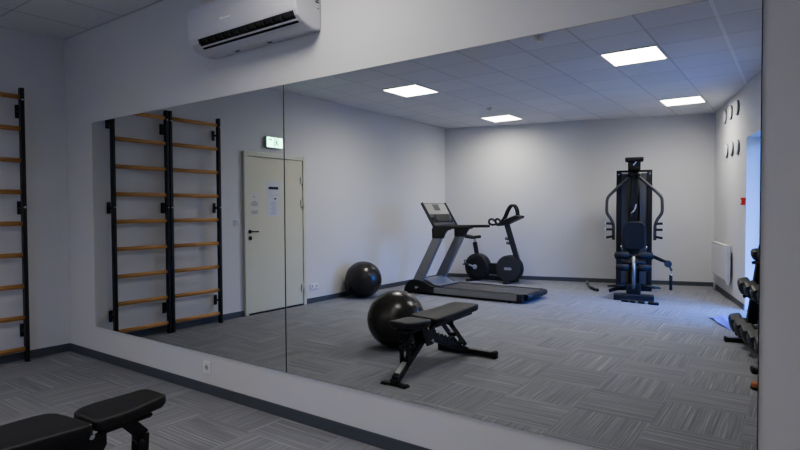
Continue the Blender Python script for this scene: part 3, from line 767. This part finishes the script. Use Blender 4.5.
bm = new(); box(bm, (-.04, .45, .06), (.04, .55, .51), .006); g('seat_post', bm, BLACKM)
for z, w, r, y in ((.640, .27, .055, .86), (.470, .24, .050, 1.0)):
    bm = new(); cyl(bm, (-w, y, z), (-.06, y, z), r, 18, bev=.012); cyl(bm, (.06, y, z), (w, y, z), r, 18, bev=.012); g('foam_roller', bm, RUBBER)
    bm = new(); cyl(bm, (-w-.01, y, z), (w+.01, y, z), .015, 10); g('roller_axle', bm, BLACKM)
bm = new(); tube(bm, curve([(0, .93, .62), (0, 1.02, .54), (0, 1.05, .42), (0, 1.02, .28), (0, .98, .15)]), .026, 12); g('leg_lever', bm, STEEL)
bm = new()
for s in (-1, 1): tube(bm, [(s*.06, .95, .20), (s*.22, .96, .185), (s*.37, .97, .175)], [.03, .024, .012], 12)
box(bm, (-.10, .90, .06), (.10, 1.0, .22), .01); g('lower_bar', bm, BLACKM)
bm = new(); bar(bm, (-.35, .88, .09), (-.12, .88, .17), .05, .05, bev=.012); g('foot_peg', bm, RUBBER)
bm = new(); box(bm, (-.275, 1.04, 0), (.275, 1.20, .085), .012); g('foot_plate', bm, BLACKP)
bm = new(); bar(bm, (.20, .70, .66), (.40, .78, .57), .04, .05, bev=.008); bar(bm, (.38, .775, .58), (.47, .80, .545), .035, .045, bev=.008); ca = g('cable_arm', bm, BLACKM)
bm = new(); lathe(bm, [(.045, -.015), (.052, -.015), (.046, 0), (.052, .015), (.045, .015)], (.475, .80, .525), 'y', 22); bar(bm, (.48, .80, .53), (.525, .80, .42), .03, .03); g('pulley', bm, DGREY, ca)
bm = new(); tube(bm, [(.520, .80, .43), (.515, .80, .35)], .005, 6); lathe(bm, [(.018, .0), (.022, .012), (.018, .03)], (.515, .80, .345), 'z', 12); g('clip', bm, CHROME, ca)
bm = new(); cyl(bm, (.515, .80, .35), (.515, .80, .13), .022, 14, bev=.005); g('strap_handle', bm, RUBBER, ca)

# loose attachments on the carpet
t = thing('curved_pull_bar', 'curved black pull bar lying on the carpet left of the multi gym', 'pull bar', (2.98, -7.10, 0))
pts = [(2.74, -7.42, .05), (2.80, -7.30, .045), (2.93, -7.10, .035), (3.10, -6.92, .028), (3.19, -6.80, .025)]
pts = [(2.815, -7.36, .075), (2.83, -7.30, .06), (2.88, -7.18, .035), (2.98, -6.98, .030), (3.08, -6.84, .024), (3.15, -6.78, .024)]
bm = new(); tube(bm, curve(pts, 4), .017, 10); obj('bent_bar', bm, BLACKM, t)
bm = new(); tube(bm, curve([(2.985, -6.97, .032), (3.08, -6.84, .027), (3.15, -6.78, .027)], 3), .024, 12); obj('grip', bm, RUBBER, t)
bm = new(); lathe(bm, [(.012, -.03), (.026, -.03), (.026, .0), (.012, .0)], (2.82, -7.33, .065), 'x', 14); obj('swivel_ring', bm, STEEL, t)
t = thing('straight_pull_bar', 'straight pull bar with chrome ends on the carpet before the multi gym', 'pull bar', (3.98, -5.98, 0))
dd = (Vector((4.19, -5.97, 0))-Vector((3.70, -6.03, 0))).normalized(); p0 = Vector((3.72, -5.98, .022))
bm = new(); cyl(bm, p0+dd*.02, p0+dd*.40, .013, 12); obj('shaft', bm, CHROME, t, label='chrome shaft')
for a, b in ((.0, .10), (.12, .20), (.24, .33), (.38, .52)):
    bm = new(); cyl(bm, p0+dd*a, p0+dd*b, .021, 14, bev=.004); obj('grip', bm, RUBBER, t)

# ------------------------------------------------------------------ radiator on the right wall
rc = onR(-7.36)
t = thing('radiator', 'white panel radiator low on the right wall beside the window', 'radiator', (rc.x, rc.y, .0))
def rl(y, inn, z): p = onR(y)-nr*inn; return Vector((p.x, p.y, z))
def rblock(bm, y0, y1, i0, i1, z0, z1, bev=.006):
    vs = [bm.verts.new(rl(y, i, z)) for y in (y0, y1) for i in (i0, i1) for z in (z0, z1)]
    idx = ((0, 1, 3, 2), (4, 6, 7, 5), (0, 4, 5, 1), (2, 3, 7, 6), (0, 2, 6, 4), (1, 5, 7, 3))
    fs = [bm.faces.new([vs[i] for i in q]) for q in idx]
    if bev: bmesh.ops.bevel(bm, geom=list({e for f in fs for e in f.edges}), offset=bev, segments=2, affect='EDGES')
RY0, RY1 = -8.09, -6.93
bm = new(); rblock(bm, RY0, RY1, .075, .095, .28, .80); 
for k in range(24):
    y = RY0+.05+k*(RY1-RY0-.1)/23; rblock(bm, y-.010, y+.010, .094, .0985, .31, .77, .0015)
obj('front_panel', bm, RADW, t)
bm = new(); rblock(bm, RY0, RY1, .035, .055, .28, .80); obj('rear_panel', bm, RADW, t)
bm = new(); rblock(bm, RY0-.003, RY1+.003, .032, .098, .795, .812); 
for y in (RY0, RY1): rblock(bm, y-.006, y+.006, .034, .096, .28, .80, .002)
obj('casing', bm, RADW, t)
bm = new()
for y in (RY0+.15, RY1-.15): rblock(bm, y-.02, y+.02, .002, .037, .38, .7, .002)
obj('bracket', bm, RADW, t)
bm = new(); tube(bm, [rl(RY0+.03, .06, .29), rl(RY0+.03, .06, .002)], .010, 10); tube(bm, [rl(RY0+.08, .06, .29), rl(RY0+.08, .06, .002)], .010, 10); obj('pipe', bm, RADW, t)
bm = new(); cyl(bm, rl(RY1-.02, .06, .31), rl(RY1-.02, .06, .23), .022, 14, bev=.004); obj('valve', bm, WHITE, t)

# ------------------------------------------------------------------ wall discs and fire alarm on the right wall
an = math.atan2(-nr.y, -nr.x)
discs = [(-7.56, 2.78, 'upper row, farthest from the window'), (-7.14, 2.78, 'upper row, middle one'), (-6.70, 2.775, 'upper row, nearest the window'),
         (-7.42, 2.24, 'lower row, farthest from the window'), (-7.03, 2.23, 'lower row, middle one'), (-6.65, 2.215, 'lower row, nearest the window')]
for y, z, lab in discs:
    p = onR(y)
    t = thing('wall_disc', 'round pale disc on the right wall, ' + lab, 'wall disc', (p.x, p.y, z), an, group='round discs on the right wall')
    bm = new(); lathe(bm, [(.106, .001), (.106, .018), (.100, .024)], (0, 0, 0), 'x', 32); obj('rim', bm, DISCE, t, world=False)
    bm = new(); lathe(bm, [(.101, .020), (.100, .0255), (.07, .028), (0, .029)], (0, 0, 0), 'x', 32); obj('face', bm, DISC, t, world=False)
p = onR(-6.20)
t = thing('fire_alarm', 'small red fire alarm call point on the right wall', 'fire alarm', (p.x, p.y, 1.40), an)
bm = new(); box(bm, (.001, -.048, -.0), (.050, .048, .096), .006); obj('box', bm, RED, t, world=False)
bm = new(); box(bm, (.048, -.028, .020), (.053, .028, .072), .002); obj('press_plate', bm, WHITE, t, world=False)
bm = new(); box(bm, (.052, -.012, .040), (.0545, .012, .052), .001); obj('press_mark', bm, INK, t, world=False)

# ------------------------------------------------------------------ dumbbell rack along the right wall
ux = Vector((-nr.x, -nr.y, 0)); uy = Vector((dr.x, dr.y, 0))               # ux into the room, uy towards the mirror
rk = onR(-4.17); RL = 1.16
rot = math.atan2(ux.y, ux.x)
t = thing('dumbbell_rack', 'black three-tier dumbbell rack along the right wall', 'rack', (rk.x, rk.y, 0), rot)
# local: +x into the room (from the wall face), -y towards the mirror
for yy in (0.0, -RL):
    bm = new(); box(bm, (.06, yy-.035, .0), (.56, yy+.035, .045), .008); ft = obj('foot', bm, BLACKM, t, world=False)
    bm = new(); box(bm, (.555, yy-.038, .0), (.58, yy+.038, .050), .006); obj('end_cap', bm, RUBBER, ft, world=False)
    bm = new(); bar(bm, (.37, yy, .03), (.24, yy, .98), .07, .09, up=(1, 0, 0), bev=.008); obj('upright', bm, BLACKM, t, world=False)
tiers = ((.355, .20), (.29, .585), (.215, .925))
for x, z in tiers:
    bm = new()
    for k in (-.085, .085): bar(bm, (x+k, .06, z-.075+k*-.35), (x+k, -RL-.06, z-.075+k*-.35), .05, .012, bev=.002)
    for yy in (0, -RL): bar(bm, (x-.13, yy, z-.075+.045), (x+.13, yy, z-.075-.045), .03, .03, bev=.004)
    obj('shelf', bm, BLACKM, t, world=False)
def dumbbell(bx, byy, z, r, hl, label):
    d = bpy.data.objects.new('dumbbell', None); col.objects.link(d)
    lp = Matrix.Rotation(rot, 4, 'Z') @ Vector((bx, byy, z))
    d.location = Vector((rk.x, rk.y, 0))+lp; d.rotation_euler = (0, .22, rot)
    tag(d, label, 'dumbbell', 'hexagonal dumbbells on the rack')
    hx = .062
    for s in (-1, 1):
        bm = new(); n = 6; prs = [(r*.74, 0), (r*.95, .010), (r, .024), (r, hl-.030), (r*.93, hl-.012), (r*.70, hl)]
        rings = []
        for rr, h in prs:
            rings.append([bm.verts.new((s*(hx+h), rr*math.cos(PI/6+2*PI*j/n), rr*math.sin(PI/6+2*PI*j/n))) for j in range(n)])
        for a, b in zip(rings, rings[1:]):
            for j in range(n): bm.faces.new((a[j], a[(j+1) % n], b[(j+1) % n], b[j]))
        bm.faces.new(rings[0]); bm.faces.new(rings[-1])
        hdh = obj('head', bm, HEADM, d, world=False)
        bm = new(); lathe(bm, [(r*.42, s*(hx+hl-.001)), (r*.42, s*(hx+hl+.003)), (0, s*(hx+hl+.003))], (0, 0, 0), 'x', 20); obj('end_disc', bm, DGREY, hdh, world=False)
    bm = new(); tube(bm, [(-hx-.005, 0, 0), (-.03, 0, 0), (0, 0, 0), (.03, 0, 0), (hx+.005, 0, 0)], [.013, .015, .018, .015, .013], 12); obj('handle', bm, STEEL, d, world=False, label='steel handle')
ordn = ('first from the window end', 'second from the window end', 'third from the window end', 'fourth from the window end', 'fifth from the window end')
for ti, (x, z) in enumerate(tiers):
    tn = ('bottom', 'middle', 'top')[ti]; r = (.096, .085, .060)[ti]; hl = (.115, .105, .070)[ti]
    for k in range(5):
        dumbbell(x, .02-k*.272, z+r*.93-.075+.008, r, hl, 'black hexagonal dumbbell on the %s tier of the rack, %s' % (tn, ordn[k]))

# ------------------------------------------------------------------ cloth and shoe on the carpet
bm = new()
n = 18; vs = {}
q = [Vector((4.93, -5.30)), Vector((5.06, -5.52)), Vector((5.24, -5.12)), Vector((5.20, -4.62))]
for i in range(n+1):
    for j in range(n+1):
        a, b = i/n, j/n; p = q[0]*(1-a)*(1-b)+q[1]*a*(1-b)+q[2]*a*b+q[3]*(1-a)*b
        z = .004+.010*(math.sin(a*9+b*4)*.5+.5)+.008*(math.sin(b*13-a*5)*.5+.5)
        vs[i, j] = bm.verts.new((p.x+.01*math.sin(b*9), p.y+.01*math.sin(a*11), z))
for i in range(n):
    for j in range(n): bm.faces.new((vs[i, j], vs[i+1, j], vs[i+1, j+1], vs[i, j+1]))
o = obj('towel', bm, FABRIC, smooth=True); tag(centre(o), 'crumpled pale blue towel on the carpet near the dumbbell rack', 'towel')

def shoe(x, y, rz, label):
    t = thing('shoe', label, 'shoe', (x, y, 0), rz)
    sole = [(-.135, 0), (-.125, .032), (-.06, .034), (.02, .040), (.09, .046), (.135, .030), (.15, 0), (.135, -.034), (.09, -.046), (.02, -.036), (-.06, -.032), (-.125, -.030)]
    sole = dens(sole, 2)
    bm = new(); prism(bm, sole, .0, .022, 'z', 0, bev=.004); obj('sole', bm, RUBBER, t, world=False)
    bm = new(); rings = []
    for k, h in ((.97, .021), (1.0, .035), (.93, .055)):
        rings.append([bm.verts.new((px*k, py*k, h+(.0 if px > -.02 else .012*(k < .95)))) for px, py in sole])
    def topz(px): return .10 if px < -.03 else max(.062, .10-.28*(px+.03))
    for k in (.72, .5):
        rings.append([bm.verts.new((px*k-.01*(k < .7), py*k*.9, topz(px*k)-(.012 if k > .6 else 0))) for px, py in sole])
    for a, b in zip(rings, rings[1:]):
        m = len(a)
        for j in range(m): f = bm.faces.new((a[j], a[(j+1) % m], b[(j+1) % m], b[j])); f.smooth = True
    bm.faces.new(rings[-1]); obj('upper', bm, LEATHER, t, world=False)
    bm = new()
    for k in range(4): tube(bm, curve([(.0+k*.018, -.018, .095-k*.006), (.004+k*.018, 0, .102-k*.006), (.0+k*.018, .018, .095-k*.006)], 4), .003, 6)
    obj('laces', bm, BLACKP, t, world=False)
    bm = new(); lathe(bm, [(.034, .085), (.036, .11), (.040, .14), (.036, .142), (.030, .09)], (-.06, 0, 0), 'z', 20); obj('collar', bm, BLACKP, t, world=False, label='dark padded ankle collar')
shoe(5.68, -2.445, PI*.95, 'tan leather shoe with dark ankle collar on the carpet near the mirror')

# ------------------------------------------------------------------ things fixed to the left wall follow its slight slant
th = math.atan2(A1.x-A0.x, 7.171)
for o in list(col.objects):
    if o.parent is None and (o.name.split('.')[0] in ('wall_bars', 'exit_sign', 'notice', 'light_switch', 'door_1') or (o.name.startswith('power_socket') and o.location.x < .5)):
        o.location = Matrix.Rotation(th, 4, 'Z') @ o.location + Vector((A0.x, 0, 0)); o.rotation_euler.z += th

# ------------------------------------------------------------------ daylight and camera
w = bpy.data.worlds.new('daylight'); bpy.context.scene.world = w; w.use_nodes = True
wt = w.node_tree; bgn = wt.nodes['Background']
wtc = wt.nodes.new('ShaderNodeTexCoord'); wsp = wt.nodes.new('ShaderNodeSeparateXYZ'); wt.links.new(wtc.outputs['Generated'], wsp.inputs[0])
wr = wt.nodes.new('ShaderNodeValToRGB'); wmr = wt.nodes.new('ShaderNodeMapRange'); wmr.inputs[1].default_value = -1; wmr.inputs[2].default_value = 1
wt.links.new(wsp.outputs[2], wmr.inputs[0]); wt.links.new(wmr.outputs[0], wr.inputs[0])
e = wr.color_ramp.elements; e[0].position = .47; e[0].color = (.03, .05, .08, 1); e[1].position = .52; e[1].color = (.036, .13, .50, 1)
e = e.new(.68); e.color = (.095, .36, 1.5, 1)
wy = wt.nodes.new('ShaderNodeMapRange'); wy.interpolation_type = 'SMOOTHSTEP'          # sky strength lowered on one side so the front left corner stays dark
for k, v in ((1, -.70), (2, -.10), (3, .18), (4, 1.0)): wy.inputs[k].default_value = v
wt.links.new(wsp.outputs[1], wy.inputs[0])
wst = wt.nodes.new('ShaderNodeMath'); wst.operation = 'MULTIPLY'; wst.inputs[1].default_value = 27.0
wt.links.new(wy.outputs[0], wst.inputs[0]); wt.links.new(wst.outputs[0], bgn.inputs[1])
wt.links.new(wr.outputs[0], bgn.inputs[0])
pl = bpy.data.lights.new('window_portal', 'AREA'); pl.shape = 'RECTANGLE'; pl.size = 1.28; pl.size_y = 2.28
pl.cycles.is_portal = True
po = bpy.data.objects.new('window_portal', pl); col.objects.link(po)
pc = rpt((ya+yb)/2, .33, WT/2); po.location = pc
po.rotation_euler = Vector((-nr.x, -nr.y, 0)).to_track_quat('-Z', 'Z').to_euler()

cam = bpy.data.cameras.new('camera'); co = bpy.data.objects.new('camera', cam); col.objects.link(co)
cam.sensor_width = 36; cam.lens = 552.65*36/800; cam.clip_start = .05
R = Vector((.81093413, .58511574, -.00504157)); U = Vector((-.01141812, .02443805, .99963614)); F = Vector((-.58502604, .81058149, -.02649857))
M = Matrix(((R.x, U.x, -F.x, 5.81245589), (R.y, U.y, -F.y, -2.46167919), (R.z, U.z, -F.z, 1.35013466), (0, 0, 0, 1)))
co.matrix_world = M
sc = bpy.context.scene; sc.camera = co
sc.view_settings.view_transform = 'AgX'; sc.view_settings.look = 'AgX - Medium High Contrast'; sc.view_settings.exposure = -.08
sc.cycles.max_bounces = 10; sc.cycles.diffuse_bounces = 5; sc.cycles.glossy_bounces = 6; sc.cycles.transparent_max_bounces = 8
sc.cycles.use_denoising = True
